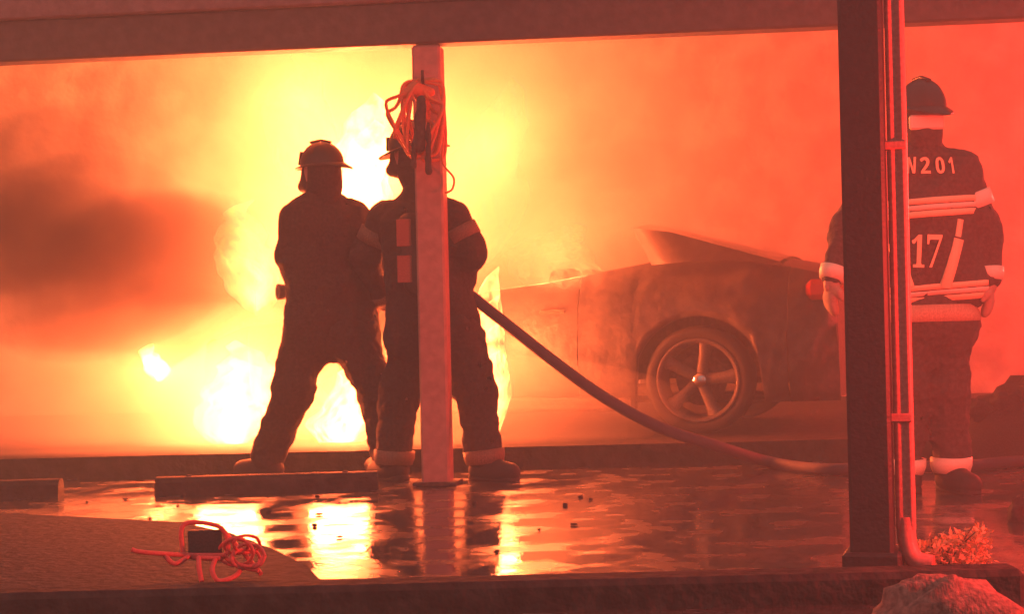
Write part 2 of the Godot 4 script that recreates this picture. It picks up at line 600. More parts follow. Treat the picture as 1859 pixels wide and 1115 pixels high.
# ------------------------------------------------------------------ the firefighters
func helmet(parent: Node, c: Vector3, face: Vector3, tilt: float, rear := 0.10, scale := 1.0, front_brim := 0.026) -> void:
	var b := Basis.looking_at(face, Vector3.UP) * Basis(Vector3.RIGHT, tilt)
	b = b.scaled(Vector3.ONE * scale)
	var tr := Transform3D(b, c)
	var st := st_new()
	st.set_smooth_group(0)
	var rows := 9
	var cols := 32
	var pts := []
	for i in rows + 1:
		var t := float(i) / rows
		var row := []
		for k in cols:
			var a := TAU * k / cols
			var rib := 1.0 + 0.035 * pow(absf(cos(a * 3.0)), 12.0) * sin(t * PI)
			var rx := 0.118 * cos(t * PI * 0.5) * rib
			var rz := 0.142 * cos(t * PI * 0.5) * rib
			row.append(tr * Vector3(cos(a) * rx, 0.148 * sin(t * PI * 0.5) * rib, sin(a) * rz))
		pts.append(row)
	for i in rows:
		for k in cols:
			var l := (k + 1) % cols
			quad(st, pts[i][k], pts[i][l], pts[i + 1][l], pts[i + 1][k])
	put("helmet_dome", done(st), M.helmet_shell, parent)
	st = st_new()
	st.set_smooth_group(0)
	var ring := []
	for w in [[0.94, 0.010], [1.0, 0.006], [2.0, 0.0], [2.0, -0.008], [0.94, -0.004]]:
		var row := []
		for k in cols:
			var a := TAU * k / cols           # +z is the back of the head
			var back := maxf(0.0, sin(a))
			var front := maxf(0.0, -sin(a))
			var ext := 0.009 + rear * pow(back, 3.0) + front_brim * pow(front, 3.0)
			var e: float = (w[0] - 1.0) * ext if w[0] > 1.0 else 0.0
			var q: float = minf(w[0], 1.0)
			row.append(tr * Vector3(cos(a) * (0.120 * q + e), w[1] - 0.45 * e * back - 0.15 * e, sin(a) * (0.144 * q + e)))
		ring.append(row)
	for i in ring.size() - 1:
		for k in cols:
			var l := (k + 1) % cols
			quad(st, ring[i][k], ring[i + 1][k], ring[i + 1][l], ring[i][l])
	put("helmet_brim", done(st), M.helmet_shell, parent)
	st = st_new()
	for s in [-1.0, 1.0]:
		tube(st, PackedVector3Array([tr * Vector3(0.004 * s, 0.149, -0.07), tr * Vector3(0.004 * s, 0.158, 0.0), tr * Vector3(0.004 * s, 0.138, 0.07)]), 0.008, 6)
	put("helmet_comb", done(st), M.helmet_shell, parent)
	put("helmet_shield", box_mesh(tr * Vector3(0, 0.055, -0.134), Vector3(0.07, 0.08, 0.010), 0.01, b.orthonormalized() * Basis(Vector3.RIGHT, 0.25)), M.brown_cloth, parent)

func hand(bones: Array, wrist: Vector3, along: Vector3, palm: Vector3, side: float, curl: float) -> void:
	var f := along.normalized()
	var n := (palm - f * palm.dot(f)).normalized()
	var x := f.cross(n).normalized() * side            # towards the thumb
	for k in 4:
		var q := (1.5 - k) * 0.021
		bones.append([wrist + x * q * 0.7, wrist + f * 0.085 + x * q, 0.018, 0.015])
		var len_: float = [0.074, 0.082, 0.076, 0.060][k]
		var p := wrist + f * 0.085 + x * q
		var d := f
		for j in 3:
			d = (d + n * curl * (0.55 + 0.12 * k)).normalized()
			var e: Vector3 = p + d * len_ * [0.45, 0.32, 0.23][j]
			bones.append([p, e, 0.0125 - 0.001 * j, 0.0115 - 0.001 * j])
			p = e
	var p0 := wrist + f * 0.025 + x * 0.03
	var p1 := p0 + (f * 0.6 + x * 0.8 + n * 0.25).normalized() * 0.045
	var p2 := p1 + (f * 0.9 + x * 0.3 + n * (0.2 + curl)).normalized() * 0.035
	bones.append([p0, p1, 0.018, 0.0145])
	bones.append([p1, p2, 0.0145, 0.012])

func thin(bones: Array, by: float) -> Array:
	var out := []
	for b in bones:
		out.append([b[0], b[1], maxf(0.02, b[2] - by), maxf(0.02, b[3] - by)])
	return out

# J: joints in world places; builds the body and the clothes over it
func firefighter(label: String, J: Dictionary, gear: Material, trousers_mat: Material) -> Dictionary:
	var root := thing("person", label, "person", J.base, 0.0, "firefighters")
	var L := {}
	for k in J:
		L[k] = J[k] - J.base if J[k] is Vector3 and k not in ["face", "base", "right"] else J[k]
	var face: Vector3 = J.face
	var right: Vector3 = J.right
	var torso := []
	var sl: Vector3 = L.sl
	var sr: Vector3 = L.sr
	var chest: Vector3 = L.chest
	var waist: Vector3 = L.waist
	var hip: Vector3 = L.hip
	torso.append([sl.lerp(sr, 0.10), sl.lerp(sr, 0.90), 0.088, 0.088])
	torso.append([sl.lerp(sr, 0.32), L.neck, 0.085, 0.075])
	torso.append([sl.lerp(sr, 0.68), L.neck, 0.085, 0.075])
	for s in [-1.0, 1.0]:
		var off: Vector3 = right * s
		torso.append([chest + off * 0.115 + Vector3(0, 0.08, 0), waist + off * 0.10, 0.132, 0.130])
		torso.append([waist + off * 0.10, hip + off * 0.115, 0.130, 0.142])
		torso.append([hip + off * 0.115, hip + off * 0.13 - Vector3(0, J.get("coat_drop", 0.10), 0), 0.142, 0.15])
	torso.append([chest - face * 0.03, waist - face * 0.03, 0.145, 0.135])
	var sleeves := []
	for s in ["l", "r"]:
		sleeves.append([L["s" + s], L["e" + s], 0.090, 0.080])
		sleeves.append([L["e" + s], L["w" + s], 0.080, 0.062])
	var legs := []
	var ls: float = J.get("leg_scale", 1.0)
	for s in ["l", "r"]:
		var top: Vector3 = L["h" + s]
		legs.append([hip.lerp(top, 0.7), top, 0.13, 0.128])
		legs.append([top, L["k" + s], 0.128 * ls, 0.108 * ls])
		legs.append([L["k" + s], L["a" + s] + Vector3(0, 0.05, 0), 0.108 * ls, 0.104 * ls])
		if J.get("pocket_" + s, false):
			var o: Vector3 = right * (0.07 if s == "r" else -0.07)
			legs.append([top.lerp(L["k" + s], 0.15) + o, top.lerp(L["k" + s], 0.5) + o, 0.085, 0.075])
	legs.append([L.hl, L.hr, 0.125, 0.125])
	# body: one continuous figure under the gear
	var head: Vector3 = L.head
	var body := fresh()
	var core := thin(torso, 0.035) + thin(sleeves, 0.026) + thin(legs, 0.035)
	core.append([L.neck, head, 0.055, 0.058])
	for s in ["l", "r"]:
		core.append([L["w" + s], L["w" + s] + (L["w" + s] - L["e" + s]).normalized() * 0.07, 0.03, 0.03])
		core.append([L["a" + s] + Vector3(0, 0.05, 0), L["a" + s] - Vector3(0, 0.02, 0), 0.045, 0.04])
	flesh(body, core, 0.018, 45.0)
	var skull := []
	skull.append([head + Vector3(0, 0.03, 0) - face * 0.015, head + Vector3(0, 0.035, 0) + face * 0.02, 0.088, 0.085])
	skull.append([head - Vector3(0, 0.04, 0) + face * 0.02, head - Vector3(0, 0.085, 0) + face * 0.055, 0.062, 0.04])
	skull.append([head + Vector3(0, 0.005, 0) + face * 0.092, head - Vector3(0, 0.03, 0) + face * 0.112, 0.012, 0.016])
	skull.append([head + Vector3(0, 0.03, 0) + face * 0.085 - right * 0.04, head + Vector3(0, 0.03, 0) + face * 0.085 + right * 0.04, 0.014, 0.014])
	skull.append([head - Vector3(0, 0.062, 0) + face * 0.088 - right * 0.02, head - Vector3(0, 0.062, 0) + face * 0.088 + right * 0.02, 0.011, 0.011])
	for s in [-1.0, 1.0]:
		skull.append([head + right * s * 0.086 + Vector3(0, 0.02, 0), head + right * s * 0.084 - Vector3(0, 0.03, 0), 0.017, 0.012])
		skull.append([head + right * s * 0.033 + face * 0.092, head + right * s * 0.034 + face * 0.092 + Vector3(0, 0.001, 0), 0.011, 0.011])
	flesh(body, skull, 0.007, 90.0)
	put("body", flesh_mesh(body), M.skin, root)
	var coat := torso + sleeves
	var jk := put("jacket", soft(coat, 0.0135, 42.0, 0.019, 5.0), gear, root)
	put("trousers", soft(legs, 0.0135, 42.0, 0.022, 5.5), trousers_mat, root)
	put("collar", soft([[L.neck - Vector3(0, 0.015, 0), L.neck + Vector3(0, 0.045, 0), 0.098, 0.092]], 0.012, 45.0, 0.006, 7.0), gear, root)
	put("hood_shroud", soft([[head - Vector3(0, 0.085, 0), head + Vector3(0, 0.02, 0) - face * 0.01, 0.088, 0.103], [head - Vector3(0, 0.07, 0) - face * 0.03, L.neck, 0.08, 0.082]], 0.011, 45.0, 0.005, 8.0), gear, root)
	put("face_mask", soft([[head + face * 0.075 + Vector3(0, 0.02, 0), head + face * 0.085 - Vector3(0, 0.05, 0), 0.062, 0.055], [head + face * 0.10 - Vector3(0, 0.05, 0), head + face * 0.14 - Vector3(0, 0.06, 0), 0.042, 0.03]], 0.009, 60.0), M.dark_plastic, root)
	helmet(root, head + Vector3(0, J.get("hat_y", 0.055), 0), J.get("hat_face", face), J.get("hat_tilt", 0.0), J.get("rear", 0.10), J.get("hat_scale", 1.0), J.get("front_brim", 0.026))
	for s in ["l", "r"]:
		var toe: Vector3 = J["toe_" + s]
		var an: Vector3 = L["a" + s]
		var g0 := -J.base.y as float
		var boot := [[an + Vector3(0, 0.10, 0), an + Vector3(0, -0.01, 0), 0.062, 0.058], [Vector3(an.x, 0.05, an.z) - toe * 0.045, Vector3(an.x, 0.045, an.z) + toe * 0.17, 0.056, 0.05], [an + Vector3(0, 0.0, 0), Vector3(an.x, 0.06, an.z) + toe * 0.06, 0.058, 0.056], [Vector3(an.x, 0.045, an.z) + toe * 0.12, Vector3(an.x, 0.045, an.z) + toe * 0.2, 0.052, 0.045]]
		var bt := put("boot", soft(boot, 0.011, 55.0, 0.0, 9.0, 0.012), M.rubber, root)
		put("sole", soft([[Vector3(an.x, 0.010, an.z) - toe * 0.05, Vector3(an.x, 0.010, an.z) + toe * 0.19, 0.058, 0.054]], 0.011, 55.0, 0.0, 9.0, 0.0015), M.rubber, bt)
		var hb := []
		hand(hb, L["w" + s] + (L["w" + s] - L["e" + s]).normalized() * 0.035, J["hand_" + s], J["palm_" + s], 1.0 if s == "l" else -1.0, J.get("curl", 0.35))
		var el: Vector3 = L["e" + s]
		hb.append([L["w" + s], L["w" + s] + (L["w" + s] - el).normalized() * 0.04, 0.042, 0.032])
		put("glove", soft(hb, 0.0055, 110.0), M.glove_leather, root)
	return {"root": root, "torso": torso, "sleeves": sleeves, "legs": legs, "L": L}

# ------------------------------------------------------------------ the burning car
func belt(x: float) -> float:          # top edge of the car's side
	var k := [[-2.22, 0.52], [-2.12, 0.64], [-1.9, 0.72], [-1.4, 0.80], [-0.95, 0.87], [-0.3, 0.91], [0.3, 0.98], [0.98, 1.10], [1.0, 1.10], [1.5, 1.10], [1.92, 1.03], [2.1, 0.98], [2.16, 0.86]]
	for i in k.size() - 1:
		if x <= k[i + 1][0]:
			return lerpf(k[i][1], k[i + 1][1], clampf((x - k[i][0]) / (k[i + 1][0] - k[i][0]), 0, 1))
	return k[-1][1]

func side_w(x: float, y: float) -> float:
	var w := 0.90 - 0.55 * pow(absf(y - 0.55), 2.0) - (0.9 * pow(maxf(0.0, y - 0.98), 1.0))
	var e := maxf(0.0, absf(x + 0.03) - 1.55) / 0.66
	return w - 0.22 * e * e + 0.10 * smoothstep(1.35, 1.7, x) * fn.get_noise_2d(x * 4.0, y * 5.0) + 0.018 * fn.get_noise_2d(x * 2.6 + 7.0, y * 3.0)

func side_panel(x0: float, x1: float, s: float, top := -1.0) -> ArrayMesh:
	var st := st_new()
	st.set_smooth_group(0)
	var xs := []
	var x := x0
	while x < x1 - 0.02:
		xs.append(x)
		x += 0.035
	xs.append(x1)
	var cols := []
	for q in xs:
		var low := 0.20
		for hub in [-1.38, 1.30]:
			var d := absf(q - hub)
			if d < 0.415: low = maxf(low, 0.345 + sqrt(0.415 * 0.415 - d * d) * 0.98)
		var hi := belt(q) if top < 0.0 else minf(top, belt(q))
		var col := []
		col.append(Vector3(q, low, (side_w(q, low) - 0.07) * s))
		for k in 9:
			var y := lerpf(low, hi, k / 8.0)
			col.append(Vector3(q, y, side_w(q, y) * s))
		col.append(Vector3(q, hi + 0.012, (side_w(q, hi) - 0.05) * s))
		cols.append(col)
	for i in cols.size() - 1:
		for k in cols[i].size() - 1:
			if s > 0: quad(st, cols[i][k], cols[i][k + 1], cols[i + 1][k + 1], cols[i + 1][k])
			else: quad(st, cols[i][k], cols[i + 1][k], cols[i + 1][k + 1], cols[i][k + 1])
	return done(st)

func deck(x0: float, x1: float, lift: float, n := 10, inset := 0.045, crown := 0.05) -> ArrayMesh:
	var st := st_new()
	st.set_smooth_group(0)
	var rows := []
	for i in n + 1:
		var x := lerpf(x0, x1, float(i) / n)
		var y := belt(x) + 0.012 + lift
		var w := side_w(x, belt(x)) - inset
		var row := []
		for k in 13:
			var f := k / 6.0 - 1.0
			row.append(Vector3(x, y + crown * (1.0 - f * f), w * f))
		rows.append(row)
	for i in n:
		for k in 12:
			quad(st, rows[i][k], rows[i][k + 1], rows[i + 1][k + 1], rows[i + 1][k])
	return done(st)

func wheel(parent: Node, at: Vector3, s: float, turn: float) -> void:
	var w := Node3D.new()
	w.name = "wheel"
	parent.add_child(w, true)
	w.position = at
	w.rotation.z = turn
	var lay := Transform3D(Basis(Vector3.RIGHT, PI / 2 * s), Vector3.ZERO)
	var tyre := []
	for q in [[0.255, -0.10], [0.30, -0.112], [0.325, -0.108], [0.342, -0.088], [0.345, 0.0], [0.342, 0.088], [0.325, 0.108], [0.30, 0.112], [0.255, 0.10], [0.245, 0.0], [0.255, -0.10]]:
		tyre.append(Vector2(q[0], q[1]))
	put("tyre", lathe_mesh(tyre, 48, lay), M.rubber, w)
	put("rim", lathe_mesh([Vector2(0.248, 0.085), Vector2(0.262, 0.104), Vector2(0.268, 0.108), Vector2(0.262, 0.112), Vector2(0.248, 0.106), Vector2(0.236, 0.088), Vector2(0.226, -0.09)], 48, lay), M.alloy, w)
	put("brake_disc", lathe_mesh([Vector2(0.0, -0.01), Vector2(0.16, -0.01), Vector2(0.165, -0.015), Vector2(0.16, -0.03), Vector2(0.0, -0.03)], 32, lay), M.burnt_metal, w)
	for k in 5:
		var a := TAU * k / 5.0 + 0.1
		var d := Vector3(cos(a), sin(a), 0)
		var e := Vector3(-sin(a), cos(a), 0)
		var st := st_new()
		st.set_smooth_group(0)
		var q := []
		for r in [[0.03, 0.040, 0.052], [0.10, 0.036, 0.066], [0.17, 0.038, 0.080], [0.243, 0.052, 0.088]]:
			q.append([d * r[0] - e * r[1] + Vector3(0, 0, (r[2] - 0.03) * s), d * r[0] - e * r[1] * 0.7 + Vector3(0, 0, r[2] * s), d * r[0] + e * r[1] * 0.7 + Vector3(0, 0, r[2] * s), d * r[0] + e * r[1] + Vector3(0, 0, (r[2] - 0.03) * s)])
		for i in 3:
			for j in 3:
				quad(st, q[i][j], q[i][j + 1], q[i + 1][j + 1], q[i + 1][j])
		put("spoke", done(st), M.alloy, w)
	put("hub_cap", lathe_mesh([Vector2(0.048, 0.03), Vector2(0.048, 0.062), Vector2(0.040, 0.072), Vector2(0.0, 0.080)], 20, lay), M.chrome, w)

func make_car(at: Vector3, turn: float) -> void:
	var c := thing("car", "burning fastback car with its roof burnt away, tail towards the standing firefighter", "car", at, turn)
	for s in [1.0, -1.0]:
		put("front_bumper", side_panel(-2.22, -1.80, s), M.burnt_metal, c)
		put("front_fender", side_panel(-1.795, -0.80, s), M.scorched_paint, c)
		var d := put("door", side_panel(-0.792, 0.52, s), M.scorched_paint, c)
		put("door_handle", box_mesh(Vector3(0.36, 0.80, (side_w(0.36, 0.8) + 0.016) * s), Vector3(0.17, 0.028, 0.024), 0.008), M.burnt_metal, d)
		put("quarter_panel", side_panel(0.528, 1.86, s), M.scorched_paint, c)
		put("rear_bumper", side_panel(1.866, 2.16, s), M.scorched_paint, c)
		put("sill", box_mesh(Vector3(-0.04, 0.20, 0.80 * s), Vector3(1.84, 0.10, 0.12), 0.02), M.burnt_metal, c)
		var tl := put("tail_light", box_mesh(Vector3(2.055, 0.90, 0.705 * s), Vector3(0.16, 0.13, 0.20), 0.035), M.tail_lens, c)
		tl.set_meta("label", "red tail light at the car's rear corner")
		put("headlight", box_mesh(Vector3(-2.10, 0.60, 0.62 * s), Vector3(0.16, 0.12, 0.30), 0.04), M.visor, c)
		# wheel wells
		for hub in [-1.38, 1.30]:
			var st := st_new()
			st.set_smooth_group(0)
			for k in 16:
				var a0 := PI * k / 16.0
				var a1 := PI * (k + 1) / 16.0
				var p0 := Vector3(hub + cos(a0) * 0.42, 0.345 + sin(a0) * 0.42, 0.86 * s)
				var p1 := Vector3(hub + cos(a1) * 0.42, 0.345 + sin(a1) * 0.42, 0.86 * s)
				quad(st, p0, p1, p1 - Vector3(0, 0, 0.36 * s), p0 - Vector3(0, 0, 0.36 * s))
				tri(st, p0 - Vector3(0, 0, 0.36 * s), p1 - Vector3(0, 0, 0.36 * s), Vector3(hub, 0.345, 0.50 * s))
			put("wheel_well", done(st), M.burnt_metal, c)
		wheel(c, Vector3(-1.38, 0.345, 0.765 * s), s, 0.4)
		wheel(c, Vector3(1.30, 0.345, 0.765 * s), s, 0.0)
		# pillars
		put("windshield_pillar", tube_mesh([Vector3(-0.93, 0.88, 0.76 * s), Vector3(-0.80, 0.97, 0.73 * s), Vector3(-0.70, 1.02, 0.71 * s)], 0.032, 4, 8), M.burnt_metal, c)
		var st2 := st_new()
		st2.set_smooth_group(0)
		var low := [Vector3(0.99, 1.085, 0.745 * s), Vector3(1.25, 1.10, 0.74 * s), Vector3(1.55, 1.10, 0.735 * s), Vector3(1.84, 1.06, 0.72 * s)]
		var top := [Vector3(0.83, 1.335, 0.60 * s), Vector3(1.08, 1.30, 0.60 * s), Vector3(1.36, 1.215, 0.615 * s), Vector3(1.80, 1.085, 0.66 * s)]
		for i in 3:
			quad(st2, low[i], low[i + 1], top[i + 1], top[i])
			quad(st2, low[i] - Vector3(0, 0, 0.05 * s), top[i] - Vector3(0, 0, 0.05 * s), top[i + 1] - Vector3(0, 0, 0.05 * s), low[i + 1] - Vector3(0, 0, 0.05 * s))
		quad(st2, low[0], top[0], top[0] - Vector3(0, 0, 0.05 * s), low[0] - Vector3(0, 0, 0.05 * s))
		put("rear_pillar", done(st2), M.scorched_paint, c)
	var st := st_new()
	st.set_smooth_group(0)
	var r0 := []
	var r1 := []
	for k in 9:
		var f := k / 4.0 - 1.0
		r0.append(Vector3(0.86, 1.335 + 0.045 * (1 - f * f), 0.59 * f))
		r1.append(Vector3(1.80, 1.085 + 0.045 * (1 - f * f), 0.65 * f))
	for k in 8:
		quad(st, r0[k], r0[k + 1], r1[k + 1], r1[k])
	put("rear_window", done(st), M.tinted_glass, c)
	put("hood", deck(-2.12, -0.95, 0.0), M.burnt_metal, c)
	put("tail_lid", deck(1.80, 2.15, 0.0, 6), M.scorched_paint, c)
	for x in [-2.215, 2.155]:
		st = st_new()
		for k in 6:
			var y0 := lerpf(0.22, belt(x), k / 6.0)
			var y1 := lerpf(0.22, belt(x), (k + 1) / 6.0)
			quad(st, Vector3(x, y0, -side_w(x, y0)), Vector3(x, y0, side_w(x, y0)), Vector3(x, y1, side_w(x, y1)), Vector3(x, y1, -side_w(x, y1)))
		put("nose_panel" if x < 0 else "tail_panel", done(st), M.scorched_paint, c)
	put("floor_pan", box_mesh(Vector3(0, 0.23, 0), Vector3(4.1, 0.06, 1.4), 0.02), M.burnt_metal, c)
	for s in [-0.36, 0.36]:
		var b := Basis(Vector3(0, 0, 1), -0.25)
		put("seat", box_mesh(Vector3(-0.05, 0.48, s), Vector3(0.5, 0.16, 0.48), 0.05), M.char, c)
		put("seat_back", box_mesh(Vector3(0.26, 0.78, s), Vector3(0.13, 0.62, 0.48), 0.05, b), M.char, c)

# ------------------------------------------------------------------
func _ready() -> void:
	rng.seed = 77
	fn.seed = 5
	fn.frequency = 1.0
	# camera
	var cam := Camera3D.new()
	cam.name = "camera"
	cam.position = Vector3(0, EYE, 0)
	cam.rotation_degrees = Vector3(0, 0, -ROLL)
	cam.fov = rad_to_deg(2.0 * atan(557.5 / FOCAL))
	cam.near = 0.1
	cam.far = 300.0
	cam.current = true
	add_child(cam)
	# night sky and air
	var env := Environment.new()
	env.tonemap_mode = Environment.TONE_MAPPER_LINEAR
	env.tonemap_exposure = 1.0
	env.background_mode = Environment.BG_SKY
	var sky := Sky.new()
	var sm := ProceduralSkyMaterial.new()
	sm.sky_top_color = srgb(0.29, 0.30, 0.275)
	sm.sky_horizon_color = srgb(0.31, 0.30, 0.27)
	sm.ground_bottom_color = srgb(0.02, 0.016, 0.015)
	sm.ground_horizon_color = srgb(0.05, 0.04, 0.036)
	sky.sky_material = sm
	env.sky = sky
	env.fog_enabled = true
	env.fog_mode = Environment.FOG_MODE_EXPONENTIAL
	env.fog_density = 0.024
	env.fog_light_color = srgb(0.62, 0.95, 0.88)
	env.volumetric_fog_enabled = true
	env.volumetric_fog_density = 0.0
	env.sdfgi_enabled = true
	env.ssao_enabled = true
	env.ssil_enabled = true
	var we := WorldEnvironment.new()
	we.name = "environment"
	we.environment = env
	add_child(we)
	var moon := DirectionalLight3D.new()
	moon.name = "moon_glow"
	moon.rotation_degrees = Vector3(-60, 30, 0)
	moon.light_energy = 0.012
	moon.light_angular_distance = 10.0
	moon.shadow_enabled = true
	add_child(moon)
	make_materials()

	# ---------------- setting
	tag(put("ground", slab_mesh(PackedVector2Array([Vector2(-40, 20), Vector2(-40, -60), Vector2(40, -60), Vector2(40, 20)]), -0.3, 0.0), M.asphalt), "", "", "", "structure")
	var edge := PackedVector2Array([Vector2(-12, -10.85), Vector2(-12, -16.5), Vector2(12, -16.5)])
	for k in 161:
		var x := 12.0 - 24.0 * k / 160.0
		edge.append(Vector2(x, -10.86 + 0.035 * fn.get_noise_2d(x * 1.3, 4.0) + 0.03 * fn.get_noise_2d(x * 5.0, 8.0)))
	tag(put("carport_floor", slab_mesh(edge, -0.02, 0.13), M.concrete), "", "", "", "structure")
	var isl := PackedVector2Array()
	for q in [[-500, 915], [-60, 928], [330, 948], [420, 968], [500, 998], [560, 1030], [590, 1062]]:
		var p := G(q[0], q[1], 0.05)
		isl.append(Vector2(p.x, p.z))
	isl.append(Vector2(isl[0].x, isl[6].y))
	isl.reverse()
	tag(put("kerb_island", slab_mesh(isl, -0.02, 0.05), M.stained_concrete), "", "", "", "structure")
	tag(put("front_kerb", box_mesh(Vector3(-3.6, 0.02, -5.82), Vector3(10.4, 0.16, 0.17), 0.02), M.stained_concrete), "", "", "", "structure")
	var bw := thing("back_wall", "pale plastered wall behind the burning car, glowing in the smoke", "wall", Vector3(0, 0, -15.8))
	put("wall_face", box_mesh(Vector3(0, 2.4, 0), Vector3(24, 4.9, 0.25), 0.02), M.stucco, bw)
	put("wall_cap", box_mesh(Vector3(0, 4.93, 0), Vector3(24, 0.12, 0.36), 0.02), M.concrete, bw)

	# carport
	var yaw := -atan2(0.75, 5.63)
	var post_at := P(786, 480, 10.0)
	var cp := thing("carport", "long carport frame with a dark fascia beam and pale centre post", "carport", Vector3(post_at.x, 0, -10.0), yaw)
	put("fascia_beam", box_mesh(Vector3(0.4, 2.53, 0), Vector3(16, 0.23, 0.17), 0.012), M.fascia_paint, cp)
	put("roof_edge", box_mesh(Vector3(0.4, 2.72, -0.10), Vector3(16, 0.145, 0.42), 0.01), M.roof_metal, cp)
	for x in [-6.2, 0.0, 6.2]:
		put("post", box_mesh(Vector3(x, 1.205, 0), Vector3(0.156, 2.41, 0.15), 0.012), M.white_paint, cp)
		put("post_base", box_mesh(Vector3(x, 0.012, 0), Vector3(0.24, 0.02, 0.24), 0.004), M.burnt_metal, cp)
	for k in 18:
		var b := Basis(Vector3.RIGHT, 0.19)
		put("roof_panel", box_mesh(Vector3(-7.6 + k * 0.92, 3.30, -3.1), Vector3(0.90, 0.05, 5.6), 0.008, b), M.roof_metal, cp)

	# near post with its downspout
	var np := P(1574, 560, 6.35)
	var pp := thing("porch_post", "thick dark post standing nearest, left of the red lit downspout", "post", Vector3(np.x, 0, np.z), deg_to_rad(-15.0))
	put("shaft", box_mesh(Vector3(0, 1.6, 0), Vector3(0.148, 3.2, 0.16), 0.012), M.dark_paint, pp)
	put("foot", box_mesh(Vector3(0, 0.045, 0), Vector3(0.20, 0.09, 0.21), 0.012), M.dark_paint, pp)
	var ds := thing("downspout", "ribbed metal downspout on the side of the nearest dark post, lit red", "downspout", Vector3(np.x + 0.117, 0, np.z + 0.0), deg_to_rad(-15.0))
	var st := st_new()
	var prof := []
	for k in 24:
		var a := TAU * k / 24.0
		prof.append(Vector2(signf(cos(a)) * pow(absf(cos(a)), 0.5) * 0.034 , signf(sin(a)) * pow(absf(sin(a)), 0.5) * 0.03 - (0.012 * maxf(0.0, 1.0 - absf(cos(a)) * 5.0) if sin(a) > 0 else 0.0)))
	st.set_smooth_group(0)
	for k in 24:
		var a: Vector2 = prof[k]
		var b: Vector2 = prof[(k + 1) % 24]
		quad(st, Vector3(a.x, 0.16, a.y), Vector3(b.x, 0.16, b.y), Vector3(b.x, 3.2, b.y), Vector3(a.x, 3.2, a.y))
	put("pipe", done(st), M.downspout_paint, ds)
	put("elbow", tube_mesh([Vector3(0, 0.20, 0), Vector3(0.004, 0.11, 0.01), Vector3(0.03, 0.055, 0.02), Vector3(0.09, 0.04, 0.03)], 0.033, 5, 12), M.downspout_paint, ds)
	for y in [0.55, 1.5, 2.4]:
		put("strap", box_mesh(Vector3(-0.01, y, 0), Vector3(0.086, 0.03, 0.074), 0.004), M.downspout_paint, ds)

	# wheel stops
	var w0 := G(115, 903)
	var ws := thing("wheel_stop", "low concrete wheel stop cut by the left edge, nearest the kerb", "wheel stop", Vector3(w0.x - 0.92, 0, w0.z + 0.0), 0.06, "concrete wheel stops")
	var w1 := G(480, 893)
	st = st_new()
	var pr := [Vector2(-0.09, 0.0), Vector2(-0.078, 0.07), Vector2(-0.045, 0.095), Vector2(0.045, 0.095), Vector2(0.078, 0.07), Vector2(0.09, 0.0)]
	st.set_smooth_group(-1)
	for i in 5:
		quad(st, Vector3(-0.9, pr[i].y, pr[i].x), Vector3(0.9, pr[i].y, pr[i].x), Vector3(0.9, pr[i + 1].y, pr[i + 1].x), Vector3(-0.9, pr[i + 1].y, pr[i + 1].x))
	for s in [-1.0, 1.0]:
		for i in range(1, 5):
			tri(st, Vector3(0.9 * s, pr[0].y, pr[0].x), Vector3(0.9 * s, pr[i].y, pr[i].x), Vector3(0.9 * s, pr[i + 1].y, pr[i + 1].x))
	var wm := done(st)
	put("stop_block", wm, M.stained_concrete, ws)
	var ws2 := thing("wheel_stop", "concrete wheel stop in front of the left firefighter's boots", "wheel stop", Vector3(w1.x + 0.02, 0, w1.z), 0.05, "concrete wheel stops")
	var wb := put("stop_block", wm, M.stained_concrete, ws2)
	wb.scale = Vector3(0.66, 1.0, 1.0)
	for w in [ws, ws2]:
		for x in [-0.42, 0.42]:
			put("anchor_pin", lathe_mesh([Vector2(0.016, 0.09), Vector2(0.016, 0.102), Vector2(0.0, 0.104)], 10, Transform3D(Basis.IDENTITY, Vector3(x, 0, 0))), M.burnt_metal, w)

	# ---------------- the car and its fire
	var hub := P(1268, 688, 11.5)
	var ct := deg_to_rad(-17.0)
	var car_at := hub - Basis(Vector3.UP, ct) * Vector3(1.30, 0.345, 0.85)
	car_at.y = 0.131
	make_car(car_at, ct)
	var cb := Transform3D(Basis(Vector3.UP, ct), car_at)

	flame(P(288, 690, 11.9), 0.24, 0.11, Vector3(-0.06, 0, 0), 120.0, "small bright flames at the car's front corner, leftmost of the fire", 6.0, 0.45)
	flame(P(425, 815, 11.7), 0.70, 0.36, Vector3(0.03, 0, 0), 130.0, "white hot flames under the car's front, left of the firefighters' legs", 36.0, 0.42, 4, 0.6)
	flame(P(625, 820, 11.6), 0.62, 0.34, Vector3(0.05, 0, 0), 110.0, "yellow flames low behind the firefighters' legs", 20.0, 0.42, 4, 0.6)
	flame(P(465, 560, 12.5), 0.75, 0.30, Vector3(-0.08, 0, 0), 30.0, "yellow flames over the hood, left of the first firefighter's back", 20.0, 0.45, 4)
	flame(P(650, 470, 12.6), 1.15, 0.36, Vector3(0.05, 0, 0), 120.0, "tall white flames rising between the two firefighters' heads", 50.0, 0.5, 4)
	flame(P(892, 800, 11.5), 1.10, 0.21, Vector3(0.03, 0, 0), 48.0, "white flame column beside the hose, right of the pale post", 6.0, 0.55, 4)
	flame(P(1000, 530, 12.0), 0.45, 0.40, Vector3(0.1, 0, 0), 7.0, "orange flames pouring from the car's open side", 6.0, 0.5, 4)
	flame(P(880, 470, 13.3), 1.3, 0.40, Vector3(0.2, 0, 0), 9.0, "broad yellow flames beyond the car, right of the pale post", 17.0, 0.6, 3)
	flame(P(540, 330, 13.6), 1.0, 0.36, Vector3(0.1, 0, 0), 9.0, "high yellow flames beyond the car, above the left firefighter's helmet", 22.0, 0.6, 3)

	# smoke: banks of even haze, lit by the flames inside them
	var warm := srgb(0.94, 0.84, 0.76)
	var dull := srgb(0.10, 0.06, 0.045)
